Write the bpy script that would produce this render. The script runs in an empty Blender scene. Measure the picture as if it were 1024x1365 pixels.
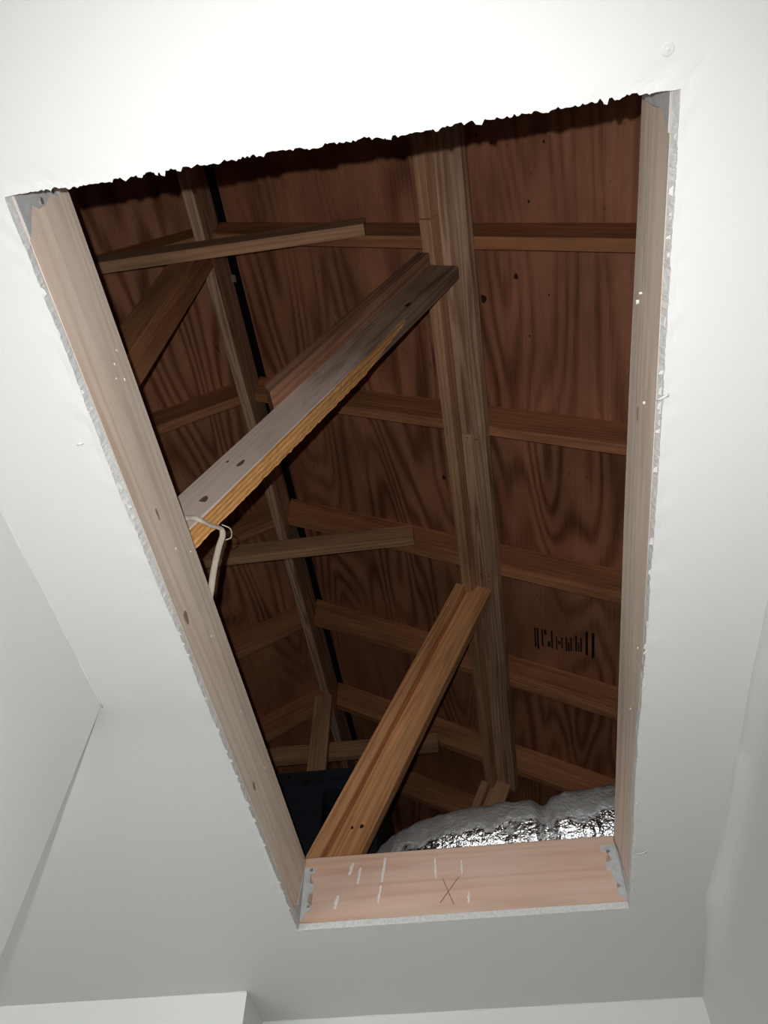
import bpy, bmesh, math, random
from mathutils import Vector, Matrix, noise

random.seed(7)
C = bpy.context.scene.collection
SC = bpy.context.scene
EYE = 1.64                      # height of the camera above the hall floor (m)

# ------------------------------------------------------------------ camera
cam_data = bpy.data.cameras.new('camera')
cam = bpy.data.objects.new('camera', cam_data)
C.objects.link(cam)
cam_data.sensor_fit = 'VERTICAL'
cam_data.sensor_height = 36.0
cam_data.lens = 36.0 * 1045.0 / 1365.0
cam_data.clip_start = 0.01
RX = Vector((0.98936, 0.14638, 0.01059))     # image right
DN = Vector((-0.11477, 0.81681, -0.56537))   # image down
FW = Vector((-0.09142, 0.55806, 0.82477))    # view direction
RX = (RX - FW * RX.dot(FW)).normalized()
DN = FW.cross(RX)
cam.matrix_world = Matrix(((RX.x, -DN.x, -FW.x, 0), (RX.y, -DN.y, -FW.y, 0), (RX.z, -DN.z, -FW.z, EYE), (0, 0, 0, 1)))
SC.camera = cam

# ------------------------------------------------------------------ light
world = bpy.data.worlds.new('world')
SC.world = world
world.use_nodes = True
bg = world.node_tree.nodes['Background']
bg.inputs['Color'].default_value = (0.95, 0.985, 0.965, 1)
bg.inputs['Strength'].default_value = 3.9

fl_data = bpy.data.lights.new('flash', 'SPOT')   # the phone's own flash, up and left of its lens
fl_data.energy = 52.0
fl_data.color = (1.0, 0.985, 0.975)
fl_data.spot_size = math.radians(116)
fl_data.spot_blend = 1.0
fl_data.shadow_soft_size = 0.003
fl = bpy.data.objects.new('flash', fl_data)
C.objects.link(fl)
fm = cam.matrix_world @ Matrix.Rotation(math.radians(-3), 4, 'X')
fm.translation = Vector((0, 0, EYE)) - 0.020 * RX - 0.0286 * DN
fl.matrix_world = fm

SC.view_settings.view_transform = 'Standard'
SC.view_settings.look = 'None'
SC.view_settings.gamma = 1.0
SC.view_settings.use_curve_mapping = False
SC.view_settings.exposure = 0.0
SC.cycles.max_bounces = 8


# ------------------------------------------------------------------ materials
def new_mat(name):
    m = bpy.data.materials.new(name)
    m.use_nodes = True
    return m, m.node_tree.nodes, m.node_tree.links, m.node_tree.nodes['Principled BSDF']


def ramp(N, stops):
    r = N.new('ShaderNodeValToRGB')
    e = r.color_ramp.elements
    e[0].position, e[0].color = stops[0][0], (*stops[0][1], 1)
    e[1].position, e[1].color = stops[-1][0], (*stops[-1][1], 1)
    for p, c in stops[1:-1]:
        k = e.new(p)
        k.color = (*c, 1)
    return r


def mth(N, L, op, a, b=None):
    n = N.new('ShaderNodeMath')
    n.operation = op
    for i, v in enumerate((a, b)):
        if v is None:
            continue
        if isinstance(v, (int, float)):
            n.inputs[i].default_value = v
        else:
            L.new(v, n.inputs[i])
    return n.outputs[0]


def mixc(N, L, fac, a, b, mode='MIX'):
    n = N.new('ShaderNodeMix')
    n.data_type = 'RGBA'
    n.blend_type = mode
    for i, v in ((0, fac), (6, a), (7, b)):
        if isinstance(v, (int, float)):
            n.inputs[i].default_value = v
        elif isinstance(v, tuple):
            n.inputs[i].default_value = (*v, 1)
        else:
            L.new(v, n.inputs[i])
    return n.outputs[2]


def coords(N, L):
    """object coordinates shifted by a random amount per object"""
    tc = N.new('ShaderNodeTexCoord')
    oi = N.new('ShaderNodeObjectInfo')
    cx = N.new('ShaderNodeCombineXYZ')
    for i, k in enumerate((37.0, 3.1, 1.7)):
        L.new(mth(N, L, 'MULTIPLY', oi.outputs['Random'], k), cx.inputs[i])
    ad = N.new('ShaderNodeVectorMath')
    ad.operation = 'ADD'
    L.new(tc.outputs['Object'], ad.inputs[0])
    L.new(cx.outputs[0], ad.inputs[1])
    return ad.outputs[0]


def noise_tex(N, L, vec, scl, scale=1.0, detail=2.0, rough=0.5, dist=0.0):
    mp = N.new('ShaderNodeMapping')
    mp.inputs['Scale'].default_value = scl
    L.new(vec, mp.inputs['Vector'])
    n = N.new('ShaderNodeTexNoise')
    n.inputs['Scale'].default_value = scale
    n.inputs['Detail'].default_value = detail
    n.inputs['Roughness'].default_value = rough
    n.inputs['Distortion'].default_value = dist
    L.new(mp.outputs[0], n.inputs['Vector'])
    return n.outputs['Fac']


def bump(N, L, B, h, strength, dist=0.002):
    b = N.new('ShaderNodeBump')
    b.inputs['Strength'].default_value = strength
    b.inputs['Distance'].default_value = dist
    L.new(h, b.inputs['Height'])
    L.new(b.outputs[0], B.inputs['Normal'])


def lumber(name, dark, light, spacing=0.009, amp=9.0, contrast=1.0, dust=0.0, dust_col=(0.62, 0.60, 0.57), stain=0.35, rough=0.75, pale_run=None):
    """sawn softwood: growth rings cut lengthwise along local X, fibres, blotches, optional plaster dust"""
    m, N, L, B = new_mat(name)
    v = coords(N, L)
    sp = N.new('ShaderNodeSeparateXYZ')
    L.new(v, sp.inputs[0])
    slow = noise_tex(N, L, v, (0.7, 15.0, 15.0), 1.0, 2.0, 0.5)
    ph = mth(N, L, 'MULTIPLY', mth(N, L, 'ADD', sp.outputs[1], mth(N, L, 'MULTIPLY', sp.outputs[2], 0.8)), 6.2832 / (spacing * 2.2))
    ph = mth(N, L, 'ADD', ph, mth(N, L, 'MULTIPLY', slow, amp * 6.2832))
    ring = mth(N, L, 'ADD', mth(N, L, 'MULTIPLY', mth(N, L, 'SINE', ph), 0.5), 0.5)
    msk = noise_tex(N, L, v, (1.3, 18.0, 18.0), 1.0, 1.0)
    ring = mth(N, L, 'MULTIPLY', mth(N, L, 'POWER', ring, 1.5), mth(N, L, 'MULTIPLY', msk, 1.7))
    fib = noise_tex(N, L, v, (6.0, 420.0, 420.0), 1.0, 2.0, 0.6)
    g = mth(N, L, 'ADD', mth(N, L, 'MULTIPLY', ring, 0.55 * contrast), mth(N, L, 'MULTIPLY', mth(N, L, 'SUBTRACT', fib, 0.5), 0.7 * contrast))
    r = ramp(N, [(0.0, light), (0.75, dark)])
    L.new(g, r.inputs[0])
    col = r.outputs[0]
    bl = noise_tex(N, L, v, (2.5, 14.0, 14.0), 1.0, 3.0, 0.6)
    rb = ramp(N, [(0.35, (1 - stain, 1 - stain * 1.05, 1 - stain * 1.1)), (0.65, (1.0, 1.0, 1.0))])
    L.new(bl, rb.inputs[0])
    col = mixc(N, L, 1.0, col, rb.outputs[0], 'MULTIPLY')
    if dust:
        dn = noise_tex(N, L, v, (4.0, 22.0, 22.0), 1.0, 4.0, 0.65)
        rd = ramp(N, [(0.30, (0, 0, 0)), (0.72, (1, 1, 1))])
        if pale_run:                 # paler colour mixed in more strongly towards the low end of the board
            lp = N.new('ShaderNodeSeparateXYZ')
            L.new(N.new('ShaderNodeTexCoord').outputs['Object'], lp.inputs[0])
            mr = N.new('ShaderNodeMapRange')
            mr.inputs[1].default_value, mr.inputs[2].default_value = pale_run
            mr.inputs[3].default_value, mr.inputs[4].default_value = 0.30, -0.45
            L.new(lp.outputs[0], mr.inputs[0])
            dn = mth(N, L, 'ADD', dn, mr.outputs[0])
        L.new(dn, rd.inputs[0])
        col = mixc(N, L, mth(N, L, 'MULTIPLY', rd.outputs[0], dust), col, dust_col)
    L.new(col, B.inputs['Base Color'])
    B.inputs['Roughness'].default_value = rough
    B.inputs['Specular IOR Level'].default_value = 0.25
    bump(N, L, B, g, 0.35, 0.0012)
    return m


def plywood(name, dark, light, k=22.0):
    """rotary-cut veneer: contour lines of a stretched field, long along local X"""
    m, N, L, B = new_mat(name)
    v = coords(N, L)
    f = noise_tex(N, L, v, (0.5, 3.2, 3.2), 1.0, 1.6, 0.4, 0.15)
    ring = mth(N, L, 'ADD', mth(N, L, 'MULTIPLY', mth(N, L, 'SINE', mth(N, L, 'MULTIPLY', f, k * 6.2832)), 0.5), 0.5)
    ring = mth(N, L, 'POWER', ring, 1.4)
    msk = noise_tex(N, L, v, (1.1, 2.2, 2.2), 1.0, 1.0)
    rm = ramp(N, [(0.38, (0.12, 0.12, 0.12)), (0.60, (1, 1, 1))])
    L.new(msk, rm.inputs[0])
    fib = noise_tex(N, L, v, (4.0, 160.0, 160.0), 1.0, 2.0, 0.6)
    g = mth(N, L, 'ADD', mth(N, L, 'MULTIPLY', mth(N, L, 'MULTIPLY', ring, rm.outputs[0]), 0.55), mth(N, L, 'MULTIPLY', mth(N, L, 'SUBTRACT', fib, 0.5), 0.6))
    r = ramp(N, [(0.0, light), (0.66, dark)])
    L.new(g, r.inputs[0])
    bl = noise_tex(N, L, v, (2.2, 5.0, 5.0), 1.0, 4.0, 0.62)
    rb = ramp(N, [(0.33, (0.62, 0.58, 0.55)), (0.66, (1.05, 1.0, 0.97))])
    L.new(bl, rb.inputs[0])
    col = mixc(N, L, 1.0, r.outputs[0], rb.outputs[0], 'MULTIPLY')
    sp = noise_tex(N, L, v, (30.0, 60.0, 60.0), 1.0, 2.0)
    rs = ramp(N, [(0.0, (1, 1, 1)), (0.70, (1, 1, 1)), (0.78, (0.45, 0.40, 0.38))])
    L.new(sp, rs.inputs[0])
    col = mixc(N, L, 1.0, col, rs.outputs[0], 'MULTIPLY')
    L.new(col, B.inputs['Base Color'])
    B.inputs['Roughness'].default_value = 0.7
    B.inputs['Specular IOR Level'].default_value = 0.25
    bump(N, L, B, g, 0.25, 0.001)
    return m


def paint(name, col, var=0.03, rough=0.55, grit=0.12):
    m, N, L, B = new_mat(name)
    tc = N.new('ShaderNodeTexCoord')
    n = noise_tex(N, L, tc.outputs['Object'], (1, 1, 1), 2.3, 4.0, 0.6)
    r = ramp(N, [(0.3, tuple(c * (1 - var) for c in col)), (0.7, col)])
    L.new(n, r.inputs[0])
    L.new(r.outputs[0], B.inputs['Base Color'])
    B.inputs['Roughness'].default_value = rough
    B.inputs['Specular IOR Level'].default_value = 0.2
    f = noise_tex(N, L, tc.outputs['Object'], (1, 1, 1), 190.0, 3.0, 0.55)
    bump(N, L, B, f, grit, 0.0012)
    return m


def plain(name, col, rough=0.6, metal=0.0, spec=0.3, nscale=40.0, var=0.25, bmp=0.0):
    m, N, L, B = new_mat(name)
    tc = N.new('ShaderNodeTexCoord')
    n = noise_tex(N, L, tc.outputs['Object'], (1, 1, 1), nscale, 4.0, 0.6)
    r = ramp(N, [(0.3, tuple(c * (1 - var) for c in col)), (0.7, tuple(min(1, c * (1 + var * 0.4)) for c in col))])
    L.new(n, r.inputs[0])
    L.new(r.outputs[0], B.inputs['Base Color'])
    B.inputs['Roughness'].default_value = rough
    B.inputs['Metallic'].default_value = metal
    B.inputs['Specular IOR Level'].default_value = spec
    if bmp:
        bump(N, L, B, n, bmp, 0.002)
    return m


M_CEIL = paint('ceiling_paint', (0.57, 0.572, 0.562))
M_WALL = paint('wall_paint', (0.585, 0.59, 0.57))
M_GYP = plain('gypsum', (0.58, 0.575, 0.565), 0.9, nscale=160, var=0.2, bmp=0.5)
M_PAPER = plain('torn_paper', (0.60, 0.59, 0.57), 0.9, nscale=120, var=0.1)
M_FLOOR = lumber('floor_boards', (0.05, 0.03, 0.02), (0.10, 0.06, 0.035))
M_JOIST = lumber('joist_wood', (0.45, 0.325, 0.24), (0.72, 0.57, 0.465), 0.011, 5.0, 0.7, 0.45, (0.72, 0.66, 0.61), 0.18)
M_HEAD = lumber('header_wood', (0.44, 0.26, 0.18), (0.60, 0.39, 0.29), 0.012, 5.0, 0.6, 0.45, (0.60, 0.52, 0.47), 0.18)
M_RAFT = lumber('rafter_wood', (0.34, 0.132, 0.054), (0.63, 0.285, 0.135), 0.010, 6.0, 0.8)
M_PURL = lumber('purlin_wood', (0.28, 0.155, 0.09), (0.72, 0.46, 0.30), 0.011, 9.0, 1.0)
M_TIE = lumber('tie_wood', (0.40, 0.20, 0.105), (0.68, 0.39, 0.22), 0.008, 5.0, 0.8)
M_STRUT = lumber('strut_wood', (0.20, 0.125, 0.085), (0.48, 0.325, 0.235), 0.012, 6.0, 0.9, 0.72, (0.80, 0.66, 0.57), 0.5, pale_run=(0.55, 1.25))
M_STRUTE = lumber('strut_edge_wood', (0.20, 0.08, 0.045), (0.42, 0.21, 0.13), 0.009, 4.0, 1.0)
M_RAW = lumber('raw_sawn_wood', (0.45, 0.17, 0.045), (0.82, 0.44, 0.16), 0.005, 3.0, 1.0, stain=0.2)
M_STRUT2 = lumber('orange_strut_wood', (0.56, 0.22, 0.085), (0.92, 0.48, 0.22), 0.011, 8.0, 1.0)
M_PLY = plywood('sheathing_plywood', (0.18, 0.066, 0.032), (0.50, 0.228, 0.128))
M_KNOT = plain('knot', (0.05, 0.025, 0.016), 0.7, nscale=90, var=0.5)
M_KNOTP = plain('pale_knot', (0.16, 0.095, 0.075), 0.7, nscale=90, var=0.4)
M_KNOTL = plain('faint_knot', (0.30, 0.20, 0.155), 0.7, nscale=90, var=0.3)
M_HANG = plain('galvanised_steel', (0.50, 0.51, 0.515), 0.55, 0.1, 0.4, 60, 0.2)
M_NAIL = plain('nail_steel', (0.62, 0.62, 0.62), 0.35, 0.8, 0.5, 60, 0.2)
M_CABLE = plain('cable_sheath', (0.62, 0.56, 0.47), 0.5, 0, 0.35, 40, 0.1)
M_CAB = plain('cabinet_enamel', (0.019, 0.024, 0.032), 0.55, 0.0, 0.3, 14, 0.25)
M_BLACK = plain('dark_void', (0.008, 0.008, 0.008), 0.9)
M_INK = plain('stamp_ink', (0.012, 0.009, 0.008), 0.9, nscale=150, var=0.6)
M_DRIP = plain('plaster_smear', (0.70, 0.66, 0.62), 0.9, nscale=150, var=0.2)
M_PENCIL = plain('pencil', (0.14, 0.12, 0.11), 0.7)
M_VENT = plain('ridge_vent_felt', (0.003, 0.003, 0.003), 0.95)


def foil_mat():
    m, N, L, B = new_mat('duct_foil')
    tc = N.new('ShaderNodeTexCoord')
    ge = N.new('ShaderNodeNewGeometry')
    sp = N.new('ShaderNodeSeparateXYZ')
    L.new(ge.outputs['Normal'], sp.inputs[0])
    n = noise_tex(N, L, tc.outputs['Object'], (1, 1, 1), 38.0, 4.0, 0.65)
    # dust settles where the foil faces up
    d = mth(N, L, 'ADD', mth(N, L, 'ADD', sp.outputs[2], 0.14), mth(N, L, 'MULTIPLY', mth(N, L, 'SUBTRACT', n, 0.5), 0.65))
    r = ramp(N, [(0.02, (0, 0, 0)), (0.26, (1, 1, 1))])
    L.new(d, r.inputs[0])
    col = mixc(N, L, r.outputs[0], (0.85, 0.85, 0.86), (0.27, 0.262, 0.255))
    L.new(col, B.inputs['Base Color'])
    L.new(mth(N, L, 'SUBTRACT', 1.0, r.outputs[0]), B.inputs['Metallic'])
    L.new(mth(N, L, 'ADD', mth(N, L, 'MULTIPLY', r.outputs[0], 0.65), 0.22), B.inputs['Roughness'])
    n2 = noise_tex(N, L, tc.outputs['Object'], (1, 1, 1), 95.0, 3.0, 0.6)
    bump(N, L, B, n2, 0.9, 0.006)
    return m


M_FOIL = foil_mat()


# ------------------------------------------------------------------ builders
def link(name, me, parent=None, matrix=None, mat=None):
    o = bpy.data.objects.new(name, me)
    C.objects.link(o)
    if mat is not None and me is not None and not me.materials:
        me.materials.append(mat)
    mw = matrix or Matrix.Identity(4)
    if parent is not None:
        o.parent = parent
        mw = WORLD[parent].inverted() @ mw
        WORLD[o] = WORLD[parent] @ mw
    else:
        WORLD[o] = mw
    o.matrix_basis = mw
    return o


WORLD = {}


def thing(name, loc, label=None, cat=None, group=None):
    o = link(name, None, None, Matrix.Translation(P(*loc)))
    o.empty_display_size = 0.05
    tag(o, label, cat, group)
    return o


def tag(o, label=None, cat=None, group=None, kind=None):
    for k, v in (('label', label), ('category', cat), ('group', group), ('kind', kind)):
        if v:
            o[k] = v
    return o


def P(x, y, z):
    """metres from the camera's foot: x right, y along the hall, z up from eye level"""
    return Vector((x, y, z + EYE))


def bm_mesh(name, bm, smooth=False):
    bmesh.ops.recalc_face_normals(bm, faces=bm.faces)
    me = bpy.data.meshes.new(name)
    bm.to_mesh(me)
    bm.free()
    for p in me.polygons:
        p.use_smooth = smooth
    return me


def board(name, mat, p0, p1, wv, tv, w, t, parent=None, cut0=None, cut1=None, bev=0.0018, warp=0.0):
    """a sawn board: one long edge runs p0 -> p1, it spans w along wv and t along tv; ends may be cut by planes (point, normal)"""
    p0, p1 = P(*p0), P(*p1)
    u = (p1 - p0).normalized()
    wv = Vector(wv)
    wv = (wv - u * wv.dot(u)).normalized()
    tv = Vector(tv)
    tv = (tv - u * tv.dot(u) - wv * tv.dot(wv)).normalized()
    n = u.cross(wv)
    if n.dot(tv) < 0:              # keep the local frame right handed
        p0 = p0 + tv * t
        p1 = p1 + tv * t
        tv = -tv
    M = Matrix(((u.x, wv.x, tv.x, p0.x), (u.y, wv.y, tv.y, p0.y), (u.z, wv.z, tv.z, p0.z), (0, 0, 0, 1)))
    Mi = M.inverted()
    ln = (p1 - p0).length

    def ends(cut, dflt, a, b):
        q = p0 + wv * a + tv * b
        if cut is None:
            return dflt
        c, nn = P(*cut[0]), Vector(cut[1])
        return (c - q).dot(nn) / u.dot(nn)
    nseg = max(1, int(ln / 0.16)) if warp else 1
    bm = bmesh.new()
    rings = []
    for i in range(nseg + 1):
        row = []
        for a, b in ((0, 0), (w, 0), (w, t), (0, t)):
            x0 = ends(cut0, 0.0, a, b)
            x1 = ends(cut1, ln, a, b)
            x = x0 + (x1 - x0) * i / nseg
            dy = dz = 0.0
            if warp:
                dy = noise.noise((x * 2.1, p0.x * 7 + a * 9, p0.y * 5)) * warp
                dz = noise.noise((x * 2.1 + 40, p0.x * 7, p0.y * 5 + b * 9)) * warp
            row.append(bm.verts.new((x, a + dy, b + dz)))
        rings.append(row)
    for r0, r1 in zip(rings, rings[1:]):
        for k in range(4):
            bm.faces.new((r0[k], r0[(k + 1) % 4], r1[(k + 1) % 4], r1[k]))
    bm.faces.new(rings[0])
    bm.faces.new(rings[-1][::-1])
    bmesh.ops.recalc_face_normals(bm, faces=bm.faces)
    if bev:
        es = [e for e in bm.edges if len(e.link_faces) == 2 and e.calc_face_angle(0) > 0.6]
        bmesh.ops.bevel(bm, geom=es, offset=bev, segments=1, affect='EDGES')
    return link(name, bm_mesh(name, bm), parent, M, mat)


def box(name, mat, x0, x1, y0, y1, z0, z1, parent=None, bev=0.0):
    bm = bmesh.new()
    c = Vector(((x0 + x1) / 2, (y0 + y1) / 2, (z0 + z1) / 2))
    s = Vector((x1 - x0, y1 - y0, z1 - z0))
    bmesh.ops.create_cube(bm, size=1.0)
    for v in bm.verts:
        v.co = Vector((v.co.x * s.x, v.co.y * s.y, v.co.z * s.z))
    if bev:
        bmesh.ops.bevel(bm, geom=bm.edges[:], offset=bev, segments=2, affect='EDGES')
    return link(name, bm_mesh(name, bm), parent, Matrix.Translation(P(*c)), mat)


def plate(name, mat, pts, origin, u, v, thick, parent=None, jitter=0.0):
    """a flat outline (a, b) in the plane origin + a*u + b*v, thickened along u x v"""
    u, v = Vector(u).normalized(), Vector(v).normalized()
    n = u.cross(v)
    o = P(*origin)
    M = Matrix(((u.x, v.x, n.x, o.x), (u.y, v.y, n.y, o.y), (u.z, v.z, n.z, o.z), (0, 0, 0, 1)))
    bm = bmesh.new()
    a = [bm.verts.new((x, y, 0)) for x, y in pts]
    b = [bm.verts.new((x, y, thick)) for x, y in pts]
    bm.faces.new(a[::-1])
    bm.faces.new(b)
    k = len(pts)
    for i in range(k):
        bm.faces.new((a[i], a[(i + 1) % k], b[(i + 1) % k], b[i]))
    bmesh.ops.triangulate(bm, faces=[f for f in bm.faces if len(f.verts) > 4])
    return link(name, bm_mesh(name, bm), parent, M, mat)


def disc(name, mat, centre, u, v, ru, rv, thick, parent=None, k=14):
    pts = []
    for i in range(k):
        a = 2 * math.pi * i / k
        j = 1 + 0.12 * math.sin(3 * a + centre[0] * 90)
        pts.append((ru * j * math.cos(a), rv * j * math.sin(a)))
    return plate(name, mat, pts, centre, u, v, thick, parent)


def structure(o):
    return tag(o, kind='structure')


# ------------------------------------------------------------------ the hall
ZC = 0.80                                   # underside of the ceiling, from eye level
DW = 0.0127                                 # drywall thickness
XL, XR, YN, YF = -0.400, 0.240, 0.1216, 1.500   # the cut opening


def jag(s, seed, amp, rag=1.0):
    """ragged hand-saw line"""
    v = noise.noise((s * 16, seed, 0.3)) * 0.5 + noise.noise((s * 75, seed, 5.1)) * 0.3 + noise.noise((s * 210, seed, 9.7)) * 0.45 * rag + random.uniform(-0.25, 0.25) * rag
    return v * amp


def build_ceiling():
    st = 0.0022
    loop, top, mid = [], [], []
    b = 0.03

    def run(n, f):
        for i in range(n):
            f(i / n)
    w, d = XR - XL, YF - YN

    def near(t):
        x = XL + w * t
        e = min(1, t * 12, (1 - t) * 12 + 0.15)
        loop.append((x, YN + jag(x, 1.5, 0.0052) * e))
        top.append((x, YN - 0.002 + jag(x, 2.5, 0.0045) * e))
        mid.append((XL - b + (w + 2 * b) * t, YN - b))

    def right(t):
        y = YN + d * t
        e = min(1, t * 30, (1 - t) * 30)
        loop.append((XR + 0.0010 + (0.0024 if t < 0.35 else 0.0024 - 0.0075 * min(1, (t - 0.35) / 0.3)) + jag(y, 3.5, 0.0028, 0.45) * e, y))
        top.append((min(loop[-1][0] - 0.0002, XR - 0.0002 + 0.12 * (loop[-1][0] - XR) + jag(y, 4.5, 0.0005) * e), y))
        mid.append((XR + b, YN - b + (d + 2 * b) * t))

    def far(t):
        x = XR - w * t
        loop.append((x, YF + jag(x, 5.5, 0.0010)))
        top.append((x, YF - 0.0010 + jag(x, 6.5, 0.0008)))
        mid.append((XR + b - (w + 2 * b) * t, YF + b))

    def left(t):
        y = YF - d * t
        e = min(1, t * 30, (1 - t) * 30)
        loop.append((XL - 0.0012 - 0.0035 * math.exp(-((y - 0.50) / 0.16) ** 2) + jag(y, 7.5, 0.0030, 0.4) * e, y))
        top.append((max(loop[-1][0] + 0.0002, XL + 0.0002 + 0.12 * (loop[-1][0] - XL) + jag(y, 8.5, 0.0005) * e), y))
        mid.append((XL - b, YF + b - (d + 2 * b) * t))
    run(int(w / st), near)
    run(int(d / st), right)
    run(int(w / st), far)
    run(int(d / st), left)
    bm = bmesh.new()
    z0, z1 = ZC + EYE, ZC + EYE + DW
    lo = [bm.verts.new((x, y, z0)) for x, y in loop]
    md = [bm.verts.new((x, y, z0 + 0.0003 + 0.0012 * noise.noise((x * 40, y * 40, 2)))) for x, y in
          [(l[0] * 0.72 + m[0] * 0.28, l[1] * 0.72 + m[1] * 0.28) for l, m in zip(loop, mid)]]
    hi = [bm.verts.new((x, y, z1)) for x, y in top]
    mi = [bm.verts.new((x, y, z0)) for x, y in mid]
    mt = [bm.verts.new((x, y, z1)) for x, y in mid]
    n = len(lo)
    rim = []
    for i in range(n):
        j = (i + 1) % n
        rim.append(bm.faces.new((lo[i], lo[j], hi[j], hi[i])))
        bm.faces.new((lo[i], md[i], md[j], lo[j]))
        bm.faces.new((md[i], mi[i], mi[j], md[j]))
        bm.faces.new((hi[i], hi[j], mt[j], mt[i]))
    for f in rim:
        f.material_index = 1
    X0, X1, Y0, Y1 = -4.7, 3.2, -2.4, 4.6
    for z in (z0, z1):
        for a, c, e, g in ((X0, XL - b, Y0, Y1), (XR + b, X1, Y0, Y1), (XL - b, XR + b, Y0, YN - b), (XL - b, XR + b, YF + b, Y1)):
            bm.faces.new([bm.verts.new(q) for q in ((a, e, z), (c, e, z), (c, g, z), (a, g, z))])
    me = bm_mesh('ceiling', bm)
    me.materials.append(M_CEIL)
    me.materials.append(M_GYP)
    return structure(link('ceiling', me))


ceiling = build_ceiling()

# curled and torn bits of face paper along the cut
bm = bmesh.new()
for i in range(120):
    side = random.choice('rrrrlllnf')
    s = random.random()
    if side == 'r':
        p = Vector((XR, YN + 0.03 + s * (YF - YN - 0.05), 0)); inw = Vector((-1, 0, 0)); al = Vector((0, 1, 0))
    elif side == 'l':
        p = Vector((XL, YN + 0.06 + s * (YF - YN - 0.1), 0)); inw = Vector((1, 0, 0)); al = Vector((0, 1, 0))
    elif side == 'n':
        p = Vector((XL + 0.05 + s * (XR - XL - 0.1), YN, 0)); inw = Vector((0, 1, 0)); al = Vector((1, 0, 0))
    else:
        p = Vector((XL + 0.05 + s * (XR - XL - 0.1), YF, 0)); inw = Vector((0, -1, 0)); al = Vector((1, 0, 0))
    ln = random.uniform(0.002, 0.006)
    wd = random.uniform(0.002, 0.006)
    dn = random.uniform(0.0005, 0.003)
    p = p + Vector((0, 0, EYE + ZC)) - inw * 0.002
    q = [p - al * wd, p + al * wd, p + al * wd * 0.4 + inw * ln - Vector((0, 0, dn)), p - al * wd * 0.5 + inw * ln * 0.8 - Vector((0, 0, dn * 0.6))]
    q2 = [c + Vector((0, 0, 0.0008)) for c in q]
    a = [bm.verts.new(c) for c in q]
    c2 = [bm.verts.new(c) for c in q2]
    bm.faces.new(a); bm.faces.new(c2[::-1])
    for k in range(4):
        bm.faces.new((a[k], a[(k + 1) % 4], c2[(k + 1) % 4], c2[k]))
tag(link('torn_paper', bm_mesh('torn_paper', bm), ceiling, None, M_PAPER), kind='stuff')


def curl(name, pts, w, mat, parent):
    """a small curled strip of torn paper"""
    bm = bmesh.new()
    rows = []
    for i, p in enumerate(pts):
        ww = w * (1 - 0.6 * i / (len(pts) - 1))
        c = P(*p)
        rows.append([bm.verts.new(c + Vector((0, s * ww, h))) for s, h in ((-1, 0), (1, 0), (1, 0.001), (-1, 0.001))])
    for a, b in zip(rows, rows[1:]):
        for k in range(4):
            bm.faces.new((a[k], a[(k + 1) % 4], b[(k + 1) % 4], b[k]))
    bm.faces.new(rows[0]); bm.faces.new(rows[-1][::-1])
    return link(name, bm_mesh(name, bm, True), parent, None, mat)


curl('paper_curl', [(0.250, 0.428, ZC - 0.001), (0.245, 0.429, ZC - 0.003), (0.240, 0.431, ZC - 0.003), (0.2365, 0.434, ZC + 0.001)], 0.0022, M_PAPER, ceiling)
curl('paper_curl', [(0.262, 1.318, ZC - 0.0005), (0.255, 1.318, ZC - 0.003), (0.248, 1.320, ZC - 0.003), (0.243, 1.322, ZC)], 0.0025, M_PAPER, ceiling)
curl('paper_curl', [(-0.424, 0.395, ZC - 0.0005), (-0.428, 0.395, ZC - 0.003), (-0.431, 0.396, ZC - 0.002)], 0.002, M_PAPER, ceiling)


def dimple(x, y, r):
    """a popped screw: raised torn ring around a hollow"""
    bm = bmesh.new()
    k = 18
    prof = [(1.0, 0.0), (0.72, -0.0016), (0.42, -0.0004), (0.2, -0.0022), (0.02, -0.0024)]
    rows = []
    for rr, h in prof:
        rows.append([bm.verts.new((rr * r * math.cos(2 * math.pi * i / k) * (1 + 0.1 * math.sin(2 * i)), rr * r * math.sin(2 * math.pi * i / k), h)) for i in range(k)])
    for a, b in zip(rows, rows[1:]):
        for i in range(k):
            bm.faces.new((a[i], a[(i + 1) % k], b[(i + 1) % k], b[i]))
    bm.faces.new(rows[-1])
    return link('screw_dimple', bm_mesh('screw_dimple', bm, True), ceiling, Matrix.Translation(P(x, y, ZC)), M_CEIL)


dimple(0.230, 0.0886, 0.006)

# walls
wall_left = structure(box('wall_left', M_WALL, -0.675, -0.5600, -2.4, 0.8304, -EYE, ZC))
wall_alcove = structure(box('wall_alcove', M_WALL, -2.3, -0.5608, 1.7304, 1.99, -EYE, ZC))
wall_far = structure(box('wall_far', M_WALL, -0.5608, 0.400, 1.8736, 1.99, -EYE, ZC))

wall_side_unseen = structure(box('wall_side_unseen', M_WALL, -2.42, -2.3, 0.55, 1.99, -EYE, ZC))  # unseen; length set to limit how much background light enters the alcove


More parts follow.
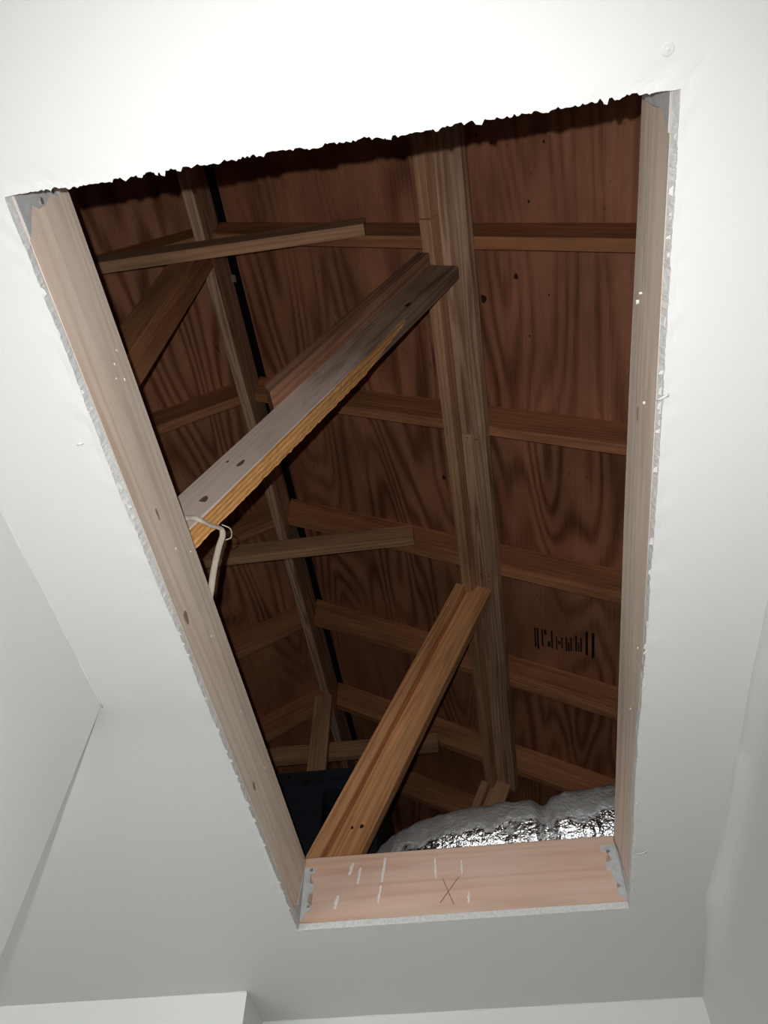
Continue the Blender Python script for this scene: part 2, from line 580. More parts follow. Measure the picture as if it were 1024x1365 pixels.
def build_wall_right():
    """plasterboard wall whose taped top corner wanders in and out"""
    ky = [(-2.4, 0), (0.5, 0.0), (0.75, 0.003), (0.90, 0.009), (1.05, 0.010), (1.09, 0.014), (1.32, 0.015), (1.48, 0.024), (1.56, 0.018), (1.66, 0.011), (1.78, 0.005), (1.86, 0.001), (1.99, 0)]

    def off(y):
        for (a, p), (b, q) in zip(ky, ky[1:]):
            if a <= y <= b:
                return p + (q - p) * (y - a) / (b - a)
        return 0
    ys = [-2.4, -1.2, 0.0] + [0.3 + 0.02 * i for i in range(85)]
    zs = [-EYE, ZC - 0.4, ZC - 0.15] + [ZC - 0.10 + 0.01 * i for i in range(11)]
    bm = bmesh.new()
    rows = []
    for z in zs:
        row = []
        for y in ys:
            d = ZC - z
            o = off(y) * math.exp(-(d / 0.03) ** 2) + 0.0012 * noise.noise((y * 18, z * 18, 3)) * math.exp(-d / 0.05)
            row.append(bm.verts.new(P(0.400 - o, y, z)))
        rows.append(row)
    for a, b in zip(rows, rows[1:]):
        for i in range(len(ys) - 1):
            bm.faces.new((a[i], a[i + 1], b[i + 1], b[i]))
    bk = [bm.verts.new(P(0.515, y, z)) for y, z in ((ys[0], zs[0]), (ys[-1], zs[0]), (ys[-1], zs[-1]), (ys[0], zs[-1]))]
    bm.faces.new(bk)
    bm.faces.new([r[0] for r in rows] + [bk[3], bk[0]])
    bm.faces.new([r[-1] for r in rows] + [bk[2], bk[1]])
    bm.faces.new(rows[0] + [bk[1], bk[0]])
    bm.faces.new(rows[-1] + [bk[2], bk[3]])
    return structure(link('wall_right', bm_mesh('wall_right', bm, False), None, None, M_WALL))


wall_right = build_wall_right()
structure(box('floor', M_FLOOR, -3.0, 2.0, -2.6, 2.2, -EYE - 0.05, -EYE))


def bead(name, a, b, r, parent, seed):
    """a lumpy line of filler along an inside corner"""
    a, b = P(*a), P(*b)
    u = (b - a).normalized()
    s = u.cross(Vector((0, 0, 1))).normalized()
    n = int((b - a).length / 0.012)
    bm = bmesh.new()
    rows = []
    for i in range(n + 1):
        c = a.lerp(b, i / n)
        rr = r * max(0.12, 0.5 + 1.3 * noise.noise((i * 0.21, seed, 0)))
        rows.append([bm.verts.new(c + s * rr * math.cos(t) + Vector((0, 0, 1)) * rr * math.sin(t)) for t in [k * math.pi / 3 for k in range(6)]])
    for p, q in zip(rows, rows[1:]):
        for k in range(6):
            bm.faces.new((p[k], p[(k + 1) % 6], q[(k + 1) % 6], q[k]))
    bm.faces.new(rows[0]); bm.faces.new(rows[-1][::-1])
    return link(name, bm_mesh(name, bm, True), parent, None, M_CEIL)


bead('filler_bead', (-0.5600, 0.30, ZC), (-0.5590, 0.835, ZC), 0.0035, wall_left, 1.2)
bead('filler_bead', (-0.80, 1.7304, ZC), (-0.5608, 1.7304, ZC), 0.0025, wall_alcove, 4.2)
bead('filler_bead', (-0.5608, 1.8736, ZC), (0.400, 1.8736, ZC), 0.0022, wall_far, 7.9)

# ------------------------------------------------------------------ framing of the opening
JT = ZC + DW                                # underside of the joists
JH = 0.1397


def hexa(name, mat, corners, parent=None):
    """a board given by its near and far end quads, grain along y"""
    bm = bmesh.new()
    vs = [bm.verts.new((c[1], -c[0], c[2] + EYE)) for c in corners]
    for f in ((0, 1, 2, 3), (7, 6, 5, 4), (0, 4, 5, 1), (1, 5, 6, 2), (2, 6, 7, 3), (3, 7, 4, 0)):
        bm.faces.new([vs[i] for i in f])
    bmesh.ops.recalc_face_normals(bm, faces=bm.faces)
    bmesh.ops.bevel(bm, geom=bm.edges[:], offset=0.0022, segments=2, affect='EDGES')
    R = Matrix(((0, -1, 0, 0), (1, 0, 0, 0), (0, 0, 1, 0), (0, 0, 0, 1)))
    return link(name, bm_mesh(name, bm), parent, R, mat)


jl = hexa('ceiling_joist', M_JOIST, [(-0.438, -1.1, JT), (-0.400, -1.1, JT), (-0.400, -1.1, JT + JH), (-0.438, -1.1, JT + JH),
                                     (-0.438, 3.0, JT), (-0.400, 3.0, JT), (-0.400, 3.0, JT + JH), (-0.438, 3.0, JT + JH)])
tag(jl, 'long pale dusty joist along the left edge of the opening, beside the white cable', 'joist', 'joists beside the opening')
def long_joist(secs):
    """right joist: twisted a little, so its top leans out near the close end; secs are (y, lean)"""
    bm = bmesh.new()
    rings = [[bm.verts.new((y, -(x + (ln if z > JT + 0.01 else 0)), z + EYE)) for x, z in ((XR, JT), (XR + 0.038, JT), (XR + 0.038, JT + JH), (XR, JT + JH))] for y, ln in secs]
    for a, b in zip(rings, rings[1:]):
        for k in range(4):
            bm.faces.new((a[k], a[(k + 1) % 4], b[(k + 1) % 4], b[k]))
    bm.faces.new(rings[0]); bm.faces.new(rings[-1][::-1])
    bmesh.ops.recalc_face_normals(bm, faces=bm.faces)
    es = [e for e in bm.edges if len(e.link_faces) == 2 and e.calc_face_angle(0) > 0.6]
    bmesh.ops.bevel(bm, geom=es, offset=0.0022, segments=2, affect='EDGES')
    R = Matrix(((0, -1, 0, 0), (1, 0, 0, 0), (0, 0, 1, 0), (0, 0, 0, 1)))
    return link('ceiling_joist', bm_mesh('ceiling_joist', bm), None, R, M_JOIST)


jr = long_joist([(-1.1, 0.012), (0.0, 0.0095), (0.25, 0.0080), (0.45, 0.0050), (0.7, 0.0030), (1.0, 0.0025), (3.0, 0.0)])
tag(jr, 'pale dusty joist along the right edge of the opening, ending at the silver duct', 'joist', 'joists beside the opening')


def jknot(parent, x, y, z, ry, rz, m=None):
    sx = 1 if x < 0 else -1
    disc('knot', m or M_KNOTP, (x, y, z), (0, 1, 0), (0, 0, 1), ry, rz, 0.0007 if x < 0 else -0.0007, parent)


jknot(jl, XL, 0.707, 0.836, 0.012, 0.007, M_KNOTL)
jknot(jl, XL, 1.108, 0.845, 0.010, 0.005, M_KNOTL)
jknot(jl, XL, 0.548, 0.868, 0.010, 0.003, M_KNOTL)
jknot(jr, XR + 0.002, 0.500, 0.893, 0.011, 0.0028, M_KNOTL)

for par, x, pts in ((jl, XL, ((0.335, 0.925), (0.345, 0.905), (0.36, 0.895), (0.372, 0.918), (0.62, 0.885), (0.66, 0.93), (0.80, 0.895), (0.98, 0.90), (1.15, 0.915))),
                    (jr, XR + 0.003, ((0.345, 0.900), (0.36, 0.912), (0.47, 0.865), (0.86, 0.84), (1.02, 0.865)))):
    for y, z in pts:
        disc('plaster_fleck', M_DRIP, (x, y, z), (0, 1, 0.2), (0, -0.2, 1), random.uniform(0.0012, 0.003), random.uniform(0.0008, 0.0016), 0.0012 if x < 0 else -0.0035, par, 6)

hd = thing('header_board', (-0.08, 1.519, JT), 'pinkish short header across the far end of the opening with white plaster smears', 'header')
board('plank', M_HEAD, (XL, YF, JT + 0.002), (XR, YF, JT + 0.002), (0, 0, 1), (0, 1, 0), JH - 0.002, 0.038, hd)
for x0, z0, x1, z1, w in ((-0.2968, 0.9331, -0.3035, 0.9072, 0.006), (-0.2805, 0.9219, -0.2855, 0.8865, 0.005), (-0.2289, 0.9395, -0.2361, 0.8876, 0.005),
                          (-0.1256, 0.9312, -0.126, 0.8872, 0.0035), (-0.072, 0.9219, -0.0726, 0.8911, 0.003), (-0.2375, 0.8798, -0.2431, 0.8444, 0.004),
                          (-0.0619, 0.8543, -0.064, 0.832, 0.004), (-0.325, 0.865, -0.330, 0.838, 0.006)):
    pts, n = [], 7
    w *= 1.15
    for i in range(n):
        t = i / (n - 1)
        pts.append((x0 + (x1 - x0) * t - w * 0.5 * (0.7 + 0.3 * math.sin(math.pi * t) + 0.3 * math.sin(11 * t + x0 * 50)), z0 + (z1 - z0) * t))
    for i in range(n)[::-1]:
        t = i / (n - 1)
        pts.append((x0 + (x1 - x0) * t + w * 0.5 * (0.7 + 0.3 * math.sin(math.pi * t)), z0 + (z1 - z0) * t))
    plate('plaster_smear', M_DRIP, pts, (0, YF, 0), (1, 0, 0), (0, 0, 1), 0.0005, hd)
for (ax, az), (bx, bz) in (((-0.1123, 0.8862), (-0.0931, 0.8308)), ((-0.079, 0.8869), (-0.1194, 0.8357))):
    d = Vector((bx - ax, bz - az)).normalized() * 0.0007
    plate('pencil_line', M_PENCIL, [(ax - d.y, az + d.x), (ax + d.y, az - d.x), (bx + d.y, bz - d.x), (bx - d.y, bz + d.x)], (0, YF, 0), (1, 0, 0), (0, 0, 1), 0.0004, hd)
hn = board('header_board', M_HEAD, (XL, YN - 0.002, JT), (XR, YN - 0.002, JT), (0, 0, 1), (0, -1, 0), JH, 0.038)
tag(hn, 'header between the two joists above the ragged near edge of the opening', 'header')


def hanger(label, outer, side, origin_o, uo, origin_s, us, nails):
    h = thing('joist_hanger', (origin_o[0], origin_o[1], JT), label, 'bracket')
    if outer:
        plate('flange', M_HANG, outer, origin_o, uo, (0, 0, 1), 0.0014 if uo[0] > 0 or uo[1] > 0 else -0.0014, h)
    if side:
        plate('side_flange', M_HANG, side, origin_s, us, (0, 0, 1), 0.0014, h)
    for (c, n) in nails:
        n = Vector(n)
        a = n.orthogonal().normalized()
        disc('nail_head', M_NAIL, c, a, n.cross(a), 0.0036, 0.0036, 0.0022, h, 10)
    return h


GH = 'metal joist hangers at the corners of the opening'
HL = [(-0.3995, 0.9283), (-0.3782, 0.9287), (-0.3771, 0.9162), (-0.3861, 0.9152), (-0.3851, 0.8944), (-0.3778, 0.8926), (-0.3776, 0.8727), (-0.3853, 0.8722), (-0.3868, 0.8546), (-0.3771, 0.8463), (-0.3806, 0.8374), (-0.3893, 0.8327), (-0.3969, 0.8174), (-0.3995, 0.8155)]
JLF = [(1.4995, 0.920), (1.490, 0.905), (1.478, 0.860), (1.472, 0.8357), (1.4581, 0.826), (1.445, 0.8155), (1.4995, 0.8155)]
hanger('jagged grey steel hanger where the header meets the left joist', HL, JLF, (0, YF, 0), (1, 0, 0), (XL, 0, 0), (0, 1, 0),
       [((-0.3838, YF - 0.0012, 0.9225), (0, -1, 0)), ((-0.3835, YF - 0.0012, 0.8455), (0, -1, 0))])
HR = [(0.2107, 0.931), (0.2392, 0.9319), (0.2395, 0.8160), (0.2346, 0.8178), (0.2233, 0.8293), (0.227, 0.8497), (0.2209, 0.8578), (0.2212, 0.8748), (0.2115, 0.8796), (0.2129, 0.8944), (0.2261, 0.8965), (0.221, 0.9147), (0.2089, 0.919)]
JRF = [(1.4995, 0.925), (1.490, 0.9148), (1.482, 0.8735), (1.470, 0.830), (1.464, 0.8160), (1.4995, 0.8160)]
hanger('jagged grey steel hanger where the header meets the right joist', HR, [(-a, b) for a, b in JRF], (0, YF, 0), (1, 0, 0), (XR, 0, 0), (0, -1, 0),
       [((0.222, YF - 0.0012, 0.916), (0, -1, 0)), ((0.226, YF - 0.0012, 0.8435), (0, -1, 0))])
NL = [(0.123, 0.8155), (0.1235, 0.8345), (0.1300, 0.9244), (0.1476, 0.9127), (0.1404, 0.9018), (0.1471, 0.8736), (0.1473, 0.8587), (0.1397, 0.8466), (0.1645, 0.8182), (0.1668, 0.8155)]
hanger('grey steel hanger at the top left corner of the opening, on the left joist', None, NL, (XL, YN, 0), (0, 1, 0), (XL, 0, 0), (0, 1, 0),
       [((XL + 0.0012, 0.1415, 0.868), (1, 0, 0)), ((XL + 0.0012, 0.138, 0.902), (1, 0, 0))])
NR = [(0.1235, 0.930), (0.123, 0.8155), (0.1600, 0.8155), (0.1560, 0.822), (0.1453, 0.8333), (0.1416, 0.8443), (0.1433, 0.8688), (0.1421, 0.8954), (0.135, 0.925)]
hanger('grey steel hanger at the top right corner of the opening, on the right joist', None, [(-a, b) for a, b in NR], (XR, YN, 0), (0, -1, 0), (XR, 0, 0), (0, -1, 0),
       [((XR - 0.0012 + 0.006, 0.138, 0.898), (-1, 0, 0))])

# ------------------------------------------------------------------ roof geometry
T = 0.575                                   # rise over run
PX, PZ = 0.144, 2.35                        # a point on the rafters' underside line
RIDX = -0.771
SL = Vector((1, 0, -T)).normalized()        # down the right slope
UPN = Vector((T, 0, 1)).normalized()        # square to the right slope, outwards
RD = 0.1397


def zr(x):
    return PZ + T * (PX - x)                # underside of the right rafters


def mir(v):
    return (2 * RIDX - v[0], v[1], v[2])


ROWS = [0.661, 1.293, 1.909, 2.526, 3.128, 3.70]
names = ['first from the ragged ceiling edge', 'second from the ragged ceiling edge', 'third, behind lower collar tie',
         'fourth, just below the black stamp', 'fifth, split by a dark joint', 'last and darkest, behind the far strut']
for k, y in enumerate(ROWS):
    r0, r1 = (-0.752, y, zr(-0.752)), (2.9, y, zr(2.9))
    cut = ((-0.7505, y, 0), (1, 0, 0))
    lab = 'brown rafter on the right roof slope, ' + names[k]
    if k == 4:
        rf = thing('rafter', r0, lab, 'rafter', 'rafters on the right slope')
        board('lower_board', M_RAFT, r0, r1, UPN, (0, 1, 0), 0.086, 0.038, rf, cut)
        q0, q1 = Vector(r0) + UPN * 0.091, Vector(r1) + UPN * 0.091
        board('upper_board', M_RAFT, q0 + Vector((0, 0.004, 0)), q1 + Vector((0, 0.004, 0)), UPN, (0, 1, 0), RD - 0.091, 0.034, rf, cut)
    else:
        rf = board('rafter', M_RAFT, r0, r1, UPN, (0, 1, 0), RD, 0.038, None, cut, warp=0.0012)
        tag(rf, lab, 'rafter', 'rafters on the right slope')
    if k == 5:
        continue
    l0, l1 = mir(r0), mir((3.05, y, zr(3.05)))
    rf = board('rafter', M_RAFT, l0, l1, (-UPN.x, 0, UPN.z), (0, 1, 0), RD, 0.038, None, (mir(cut[0]), (1, 0, 0)), warp=0.0012)
    ln = ['first, behind the upper collar tie', 'second from the ragged edge', 'third, above the lower collar tie', 'fourth, in the dark', 'fifth, meeting the far king post']
    tag(rf, 'brown rafter on the left roof slope, ' + ln[k], 'rafter', 'rafters on the left slope')

RZ = 2.77
rb = board('ridge_board', M_PURL, (-0.790, -2.2, RZ), (-0.790, 3.9, RZ), (0, 0, 1), (1, 0, 0), 0.235, 0.038)
tag(rb, 'narrow ridge board running along the peak beside a black gap', 'ridge board')

# sheathing: courses of plywood sheets nailed on the rafters
roof = structure(thing('roof', (RIDX, 0.5, 3.0)))
PT = 0.0127


def sheet(x0, x1, y0, y1, left):
    g = 0.0012
    a = Vector((x0, y0 + g, zr(x0))) + UPN * (RD + 0.0003)
    w = (Vector((x1, 0, zr(x1))) - Vector((x0, 0, zr(x0)))).length - 2 * g
    a = a + SL * g
    b = a + Vector((0, y1 - y0 - 2 * g, 0))
    wv, tv = SL, UPN
    if left:
        a, b, wv, tv = mir(a), mir(b), (-SL.x, 0, SL.z), (-UPN.x, 0, UPN.z)
    board('plywood_panel', M_PLY, a, b, wv, tv, w, PT, roof, bev=0.0)


dxr = RD * UPN.x                            # the sheathing line is shifted from the underside line
courses = [(-0.722 - dxr, -0.022 - dxr), (-0.022 - dxr, 1.036 - dxr), (1.036 - dxr, 2.094 - dxr), (2.094 - dxr, 3.05 - dxr)]
for i, (a, b) in enumerate(courses):
    ys = [-2.3, 0.065, 2.545, 4.5] if i % 2 == 0 else [-2.3, -1.15, 1.312, 3.147, 4.5]
    for y0, y1 in zip(ys, ys[1:]):
        sheet(a, b, y0, y1, False)
        sheet(a, b, y0, y1, True)
for s in (-1, 1):                           # ventilation slot capped with felt
    board('ridge_vent', M_VENT, (RIDX, -2.3, zr(RIDX) + (RD + PT) / UPN.z + 0.012), (RIDX, 4.5, zr(RIDX) + (RD + PT) / UPN.z + 0.012), (s, 0, -T), (0, 0, 1), 0.16, 0.01, roof, bev=0)


def on_sheath(x, y):
    """a point on the sheathing's underside on the right slope"""
    c = PZ + T * PX + RD / UPN.z
    return (x, y, c - T * x)


for x, y, r, m in ((0.2686, 0.8256, 0.010, M_KNOT), (0.1675, 0.904, 0.014, M_KNOT), (-0.0325, 1.638, 0.011, M_KNOT), (0.3142, 0.6006, 0.005, M_KNOT),
                   (0.1819, 0.4148, 0.005, M_KNOT), (0.3589, 0.4403, 0.005, M_KNOT), (0.2214, 0.437, 0.004, M_KNOT), (0.36, 0.88, 0.004, M_KNOT), (0.30, 1.02, 0.004, M_KNOT)):
    disc('knot_hole', m, on_sheath(x, y), (0, 1, 0), SL, r, r * 0.72, 0.0008, roof)
for x, y in ((0.3346, 1.6853), (-0.704, 0.9157), (0.345, 2.06)):
    disc('nail_tip', M_NAIL, on_sheath(x, y), (0, 1, 0), SL, 0.004, 0.003, 0.006, roof, 8)
# a bright clip caught in the ridge slot
plate('metal_clip', M_NAIL, [(-0.015, -0.008), (0.013, -0.010), (0.016, 0.007), (-0.012, 0.010)], (-0.742, 0.862, 2.985), (0, 1, 0), (1, 0, -0.5), 0.002, roof)

# the black grade stamp: worn, unreadable strokes printed on the sheet
st = []
xx = 0.266
for i, (w, h, o) in enumerate(((0.006, 0.11, 0), (0.007, 0.12, 0), (0.004, 0.0, 0), (0.006, 0.10, 0.0), (0.010, 0.03, 0.0), (0.010, 0.03, 0.065), (0.006, 0.10, 0), (0.005, 0, 0), (0.005, 0.075, 0.03),
                              (0.008, 0.02, 0.05), (0.005, 0.06, 0.03), (0.004, 0, 0), (0.005, 0.08, 0.02), (0.006, 0.05, 0.05), (0.005, 0.075, 0.02), (0.006, 0, 0), (0.006, 0.09, 0.0),
                              (0.005, 0.05, 0.04), (0.006, 0.08, 0.01), (0.006, 0, 0), (0.009, 0.13, -0.03), (0.006, 0.0, 0), (0.010, 0.14, -0.03))):
    if h:
        y0 = 2.318 + o - (xx - 0.266) * 0.12
        c = on_sheath(xx, y0)
        ws = w / SL.x
        plate('stamp_stroke', M_INK, [(0, 0), (h, 0.0), (h, ws), (0, ws)], c, (0, 1, 0), SL, 0.0005, roof)
    xx += w + 0.0035

# unseen layer added over the sheets to keep background light out of gaps
for lf in (False, True):
    a = Vector((RIDX + 0.035 - dxr, -2.3, zr(RIDX + 0.035 - dxr))) + UPN * (RD + PT + 0.0025)
    b, wv, tv = a + Vector((0, 6.8, 0)), SL, UPN
    if lf:
        a, b, wv, tv = mir(a), mir(b), (-SL.x, 0, SL.z), (-UPN.x, 0, UPN.z)
    board('light_seal', M_VENT, a, b, wv, tv, 4.6, 0.004, roof, bev=0)

# gables closing the attic
for nm, y in (('wall_gable_far', 4.4), ('wall_gable_near', -2.3)):
    ap = zr(RIDX) + 0.30
    xr_, xl_ = 3.15, 2 * RIDX - 3.15
    pts = [(xl_, JT + 0.001), (xr_, JT + 0.001), (RIDX + 0.03, ap - 0.12), (RIDX - 0.03, ap - 0.12)]
    g = plate(nm, M_PLY, pts, (0, y, 0), (1, 0, 0), (0, 0, 1), -0.02)
    structure(g)

# ------------------------------------------------------------------ purlin, an L of two boards under the right rafters
M_ = -UPN                                   # towards the room, square to the slope
a0 = Vector((0.144, 0, zr(0.144)))


def pur(s, m, y):
    v = a0 + SL * s + M_ * (m + 0.0016)
    return (v.x, y, v.z)


pl = thing('purlin', pur(-0.06, 0.02, 0.5), 'brown double purlin of a flat and an upright board crossing under the right rafters', 'purlin')
board('flat_board', M_PURL, pur(-0.0889, 0, -1.6), pur(-0.0889, 0, 1.312), SL, M_, 0.0889, 0.0381, pl, warp=0.002)
board('flat_board', M_PURL, pur(-0.0889, 0, 1.3135), pur(-0.0889, 0, 3.245), SL, M_, 0.0885, 0.0378, pl, warp=0.002)
board('edge_board', M_TIE, pur(-0.127, 0, -1.6), pur(-0.127, 0, 0.585), SL, M_, 0.0378, 0.0860, pl)
board('edge_board', M_TIE, pur(-0.127, 0, 0.5865), pur(-0.127, 0, 3.245), SL, M_, 0.0378, 0.0889, pl)
for y in (0.63, 0.655, 1.285, 1.335, 1.93, 1.955):
    for s in (-0.068, -0.035):
        v = pur(s, 0.0379, y + random.uniform(-0.01, 0.01))
        disc('nail_hole', M_KNOT, v, (0, 1, 0), SL, 0.0035, 0.0025, -0.0006, pl, 8)


# ------------------------------------------------------------------ struts
SU = Vector((0.445, 0, 1)).normalized()     # up along a strut
SN = Vector((1, 0, -0.445)).normalized()    # its lower right side


def strut(label, xf, zf, y, face, edge, sides, top_flat=False, raw=None):
    """wide board with its flat face to the near end, a second board on edge along its upper left side"""
    fl_ = Vector((xf, y, zf))                # on the front left edge of the wide board
    def at(z):
        v = fl_ + SU * ((z - zf) / SU.z)
        return (v.x, y, v.z)
    t = thing('strut', at(JT + JH + 0.01), label, 'strut', 'struts holding up the purlin')
    base = ((0, 0, JT + JH + 0.001), (0, 0, 1))
    mw = 0.0895 if top_flat else 0.0389
    cw = (pur(0, mw, 0), tuple(UPN))
    ce = (pur(0, 0.0897, 0), tuple(UPN))
    p0, p1 = at(JT + JH), at(2.35)
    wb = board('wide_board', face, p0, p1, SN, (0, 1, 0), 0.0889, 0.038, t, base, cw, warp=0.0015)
    lo = base if raw is None else ((-0.373, 0, 1.53), (0.91, 0, 0.42))
    q0 = Vector(p0) - SN * 0.0384 + Vector((0, -0.036, 0))
    q1 = Vector(p1) - SN * 0.0384 + Vector((0, -0.036, 0))
    board('edge_board', edge, q0, q1, SN, (0, 1, 0), 0.0381, 0.075, t, lo, ce)
    return t, wb, at


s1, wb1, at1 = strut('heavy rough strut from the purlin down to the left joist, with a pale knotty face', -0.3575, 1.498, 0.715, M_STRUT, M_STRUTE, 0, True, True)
s2, wb2, at2 = strut('long orange strut from the purlin down to the header and duct', -0.183, 1.913, 1.990, M_STRUT2, M_STRUT2, 0)
s3, wb3, at3 = strut('short far strut under the end of the purlin, just above the silver duct', 0.028, 2.370, 3.200, M_TIE, M_TIE, 0)


def raw_edge():
    """the splintered yellow sawn edge of the near strut"""
    bm = bmesh.new()
    n, k = 150, 8
    L = 1.02
    rows = []
    for i in range(n + 1):
        x = L * i / n
        row = []
        fade = max(0.0, min(1.0, (L - x) / 0.25))
        w = 0.0375 * (0.25 + 0.75 * fade)
        for j in range(k + 1):
            y = w * j / k
            h = 0.0018 * noise.noise((x * 55, y * 220, 1)) + 0.002 * noise.noise((x * 14, y * 60, 4))
            if j == k:
                h += 0.001
                y += 0.0022 * noise.noise((x * 70, 3, 1)) + 0.002 * noise.noise((x * 260, 5, 1))
            if j == 0:
                y += 0.006 * (0.5 + 0.5 * noise.noise((x * 9, 8, 2))) * (1 - 0.3 * fade)
                h = 0.0002
            row.append(bm.verts.new((x, y, max(0.0004, h + 0.002))))
        rows.append(row)
    for a, b in zip(rows, rows[1:]):
        for j in range(k):
            bm.faces.new((a[j], a[j + 1], b[j + 1], b[j]))
    sk = [[bm.verts.new((v.co.x, v.co.y, 0.0)) for v in (r[0], r[-1])] for r in rows]
    for i in range(n):
        bm.faces.new((rows[i][0], rows[i + 1][0], sk[i + 1][0], sk[i][0]))
        bm.faces.new((rows[i][k], sk[i][1], sk[i + 1][1], rows[i + 1][k]))
    o = Vector(at1(1.02)) + SN * 0.0889
    o = P(*o)
    u, v, w = SU, Vector((0, 1, 0)), SN
    M = Matrix(((u.x, v.x, w.x, o.x), (u.y, v.y, w.y, o.y), (u.z, v.z, w.z, o.z), (0, 0, 0, 1)))
    f = bm_mesh('sawn_edge', bm)
    e = link('sawn_edge', f, s1, M, M_RAW)
    e['label'] = 'rough yellow sawn edge with splinters'
    return e


raw_edge()


def on_strut(at, z, a, y):
    v = Vector(at(z)) + SN * a
    return (v.x, y, v.z)


for z, a, ru, rv, m in ((1.300, 0.056, 0.012, 0.0050, M_KNOTP), (1.180, 0.058, 0.019, 0.0075, M_KNOTP), (2.035, 0.060, 0.014, 0.007, M_KNOT), (1.30, 0.025, 0.004, 0.002, M_KNOT)):
    disc('knot', m, on_strut(at1, z, a, 0.715), SU, SN, ru, rv, 0.0008, s1)
for z, a, ru, rv in ((1.772, 0.040, 0.014, 0.009), (1.372, 0.055, 0.007, 0.006), (1.36, 0.030, 0.005, 0.004)):
    disc('knot', M_KNOT, on_strut(at2, z, a, 1.990), SU, SN, ru, rv, 0.0008, s2)

# ------------------------------------------------------------------ king posts and collar ties
p = board('king_post', M_RAFT, (-0.838, 0.662, JT + JH), (-0.838, 0.662, 2.768), (1, 0, 0), (0, 1, 0), 0.0889, 0.0889)
tag(p, 'square post under the ridge behind the upper collar tie', 'post')
p = board('king_post', M_TIE, (-0.824, 2.950, JT + JH), (-0.824, 2.950, 2.768), (1, 0, 0), (0, 1, 0), 0.0889, 0.038)
tag(p, 'flat post under the far end of the ridge behind the dark cabinet', 'post')
for y, z, x1, drop, lab in ((0.661, 2.523, -0.184, 0.03, 'collar tie nearest the ragged ceiling edge, its cut end pale'), (1.909, 2.556, -0.184, 0.0, 'collar tie level with the lower end of the white cable, its end pale'),
                            (3.128, 2.490, -0.218, 0.0, 'dim collar tie behind the far king post')):
    tb = board('collar_tie', M_TIE, (x1, y - 0.0395, z), (2 * RIDX - x1 - 0.3, y - 0.0395, z + drop), (0, 0, 1), (0, 1, 0), 0.0889, 0.038)
    tag(tb, lab, 'collar tie', 'collar ties across the attic')

# ------------------------------------------------------------------ dark cabinet
cb = thing('air_handler', (-0.65, 2.5, JT + JH), 'dark blue grey metal cabinet standing in the attic behind the orange strut', 'cabinet')


def cabinet():
    x0, x1, y0, y1, z0, z1 = -1.25, -0.38, 2.30, 2.85, JT + JH, 1.790
    hx0, hx1, hz0, hz1 = -0.572, -0.44, 1.35, 1.712
    bm = bmesh.new()

    def q(*c):
        bm.faces.new([bm.verts.new(P(*v)) for v in c])
    for a, b, c, d in ((x0, hx0, z0, z1), (hx1, x1, z0, z1), (hx0, hx1, z0, hz0), (hx0, hx1, hz1, z1)):
        q((a, y0, c), (b, y0, c), (b, y0, d), (a, y0, d))
    dp = y0 + 0.12
    for (a, c), (b, d) in (((hx0, hz0), (hx0, hz1)), ((hx0, hz1), (hx1, hz1)), ((hx1, hz1), (hx1, hz0)), ((hx1, hz0), (hx0, hz0))):
        q((a, y0, c), (b, y0, d), (b, dp, d), (a, dp, c))
    q((hx0, dp, hz0), (hx1, dp, hz0), (hx1, dp, hz1), (hx0, dp, hz1))
    q((x0, y1, z0), (x1, y1, z0), (x1, y1, z1), (x0, y1, z1))
    q((x0, y0, z0), (x0, y1, z0), (x0, y1, z1), (x0, y0, z1))
    q((x1, y0, z0), (x1, y1, z0), (x1, y1, z1), (x1, y0, z1))
    q((x0, y0, z1), (x1, y0, z1), (x1, y1, z1), (x0, y1, z1))
    q((x0, y0, z0), (x1, y0, z0), (x1, y1, z0), (x0, y1, z0))
    bmesh.ops.remove_doubles(bm, verts=bm.verts[:], dist=1e-5)
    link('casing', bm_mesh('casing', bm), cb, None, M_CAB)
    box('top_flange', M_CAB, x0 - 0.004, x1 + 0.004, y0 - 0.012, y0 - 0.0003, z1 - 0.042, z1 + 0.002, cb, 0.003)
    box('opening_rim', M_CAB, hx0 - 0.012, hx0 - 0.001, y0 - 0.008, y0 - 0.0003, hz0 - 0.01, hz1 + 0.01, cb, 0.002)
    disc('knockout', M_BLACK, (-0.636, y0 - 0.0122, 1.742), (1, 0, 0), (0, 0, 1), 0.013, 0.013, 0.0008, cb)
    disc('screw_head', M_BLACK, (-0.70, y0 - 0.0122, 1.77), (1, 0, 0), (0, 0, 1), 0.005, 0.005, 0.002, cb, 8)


cabinet()


# ------------------------------------------------------------------ silver flexible duct
def spline(pts, n):
    out = []
    m = len(pts)
    for i in range(m - 1):
        a, b, c, d = (Vector(pts[max(0, i - 1)]), Vector(pts[i]), Vector(pts[i + 1]), Vector(pts[min(m - 1, i + 2)]))
        for k in range(n):
            t = k / n
            out.append(0.5 * ((2 * b) + (-a + c) * t + (2 * a - 5 * b + 4 * c - d) * t * t + (-a + 3 * b - 3 * c + d) * t ** 3))
    out.append(Vector(pts[-1]))
    return out


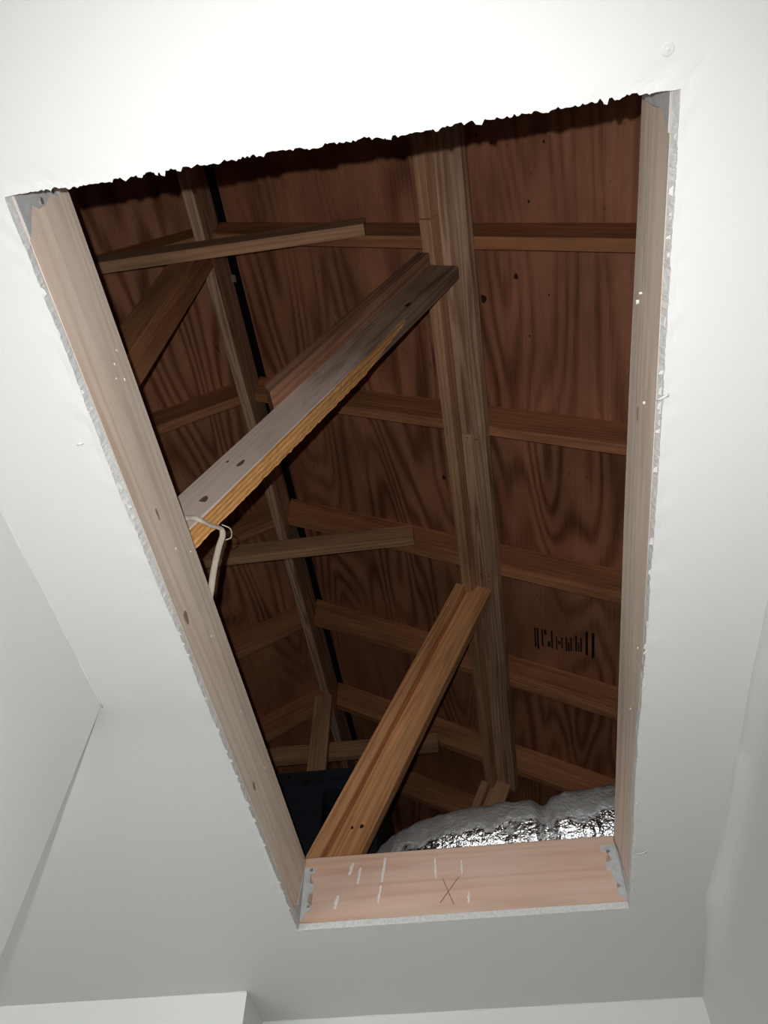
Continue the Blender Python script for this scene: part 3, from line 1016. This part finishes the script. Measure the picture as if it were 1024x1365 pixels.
def duct():
    path = spline([(1.3, 1.60, 1.055), (0.62, 1.650, 1.055), (0.36, 1.660, 1.055), (0.12, 1.675, 1.055), (-0.08, 1.70, 1.055), (-0.20, 1.76, 1.055), (-0.275, 1.90, 1.055), (-0.285, 2.15, 1.055), (-0.20, 2.6, 1.06), (0.2, 3.1, 1.06)], 46)
    k = 40
    bm = bmesh.new()
    rows = []
    s = 0.0
    for i, c in enumerate(path):
        tng = (path[min(i + 1, len(path) - 1)] - path[max(i - 1, 0)]).normalized()
        sd = tng.cross(Vector((0, 0, 1))).normalized()
        up = sd.cross(tng)
        if i:
            s += (c - path[i - 1]).length
        row = []
        pin = math.exp(-((c.x - 0.125) / 0.016) ** 2) if c.y < 1.8 else 0   # drawn in by a tie
        hb = 0.09 * math.exp(-((c.x - 0.32) / 0.2) ** 2) if c.y < 1.8 else 0
        for j in range(k):
            a = 2 * math.pi * j / k
            r = 0.098 * (1 + hb)
            r += 0.0006 * math.sin(s * 2 * math.pi / 0.026 + 0.6 * math.sin(a * 2))
            q = Vector((s * 9, math.cos(a) * 1.1, math.sin(a) * 1.1))
            r += 0.007 * noise.noise(q) + 0.0045 * noise.noise(q * 3.1) + 0.0028 * noise.noise((q.x * 5, q.y * 9, q.z * 9))
            r -= pin * (0.020 + 0.009 * noise.noise((a * 4, 1, 2)))
            v = sd * math.cos(a) * r + up * math.sin(a) * r
            if v.z < -0.1:
                v.z = -0.1
            row.append(bm.verts.new(P(*(c + v))))
        rows.append(row)
    for a, b in zip(rows, rows[1:]):
        for j in range(k):
            bm.faces.new((a[j], a[(j + 1) % k], b[(j + 1) % k], b[j]))
    bm.faces.new(rows[0]); bm.faces.new(rows[-1][::-1])
    d = link('flexible_duct', bm_mesh('flexible_duct', bm, True), None, None, M_FOIL)
    tag(d, 'crinkled silver foil duct with dusty top lying behind the header', 'duct')


duct()


# ------------------------------------------------------------------ white cable stapled to the near strut
def tube(name, pts, ra, rb, mat, parent=None, flat=(0, 0, 1), n=8, k=10, label=None):
    path = spline(pts, n)
    bm = bmesh.new()
    rows = []
    for i, c in enumerate(path):
        tng = (path[min(i + 1, len(path) - 1)] - path[max(i - 1, 0)]).normalized()
        sd = tng.cross(Vector(flat))
        sd = sd.normalized() if sd.length > 1e-4 else tng.orthogonal().normalized()
        up = sd.cross(tng)
        rows.append([bm.verts.new(P(*(c + sd * math.cos(2 * math.pi * j / k) * ra + up * math.sin(2 * math.pi * j / k) * rb))) for j in range(k)])
    for a, b in zip(rows, rows[1:]):
        for j in range(k):
            bm.faces.new((a[j], a[(j + 1) % k], b[(j + 1) % k], b[j]))
    bm.faces.new(rows[0]); bm.faces.new(rows[-1][::-1])
    return link(name, bm_mesh(name, bm, True), parent, None, mat)


cable = tube('electrical_cable', [(-0.53, 0.690, 1.075), (-0.495, 0.704, 1.090), (-0.461, 0.7090, 1.099), (-0.444, 0.7080, 1.0955), (-0.433, 0.7150, 1.0945), (-0.4260, 0.735, 1.108), (-0.4170, 0.757, 1.126), (-0.4135, 0.765, 1.116),
                                  (-0.4165, 0.770, 1.09), (-0.418, 0.779, 1.038), (-0.416, 0.788, 0.985), (-0.415, 0.790, JT + JH + 0.004)], 0.0055, 0.0028, M_CABLE, None, (0.5, -1, -0.25))
tag(cable, 'white flat electrical cable bent over the near strut beside the left joist', 'cable')
tube('staple', [(-0.418, 0.758, 1.140), (-0.404, 0.768, 1.138), (-0.400, 0.772, 1.118), (-0.408, 0.770, 1.108)], 0.0011, 0.0011, M_CABLE, cable, (1, 0, 0), 6, 6)
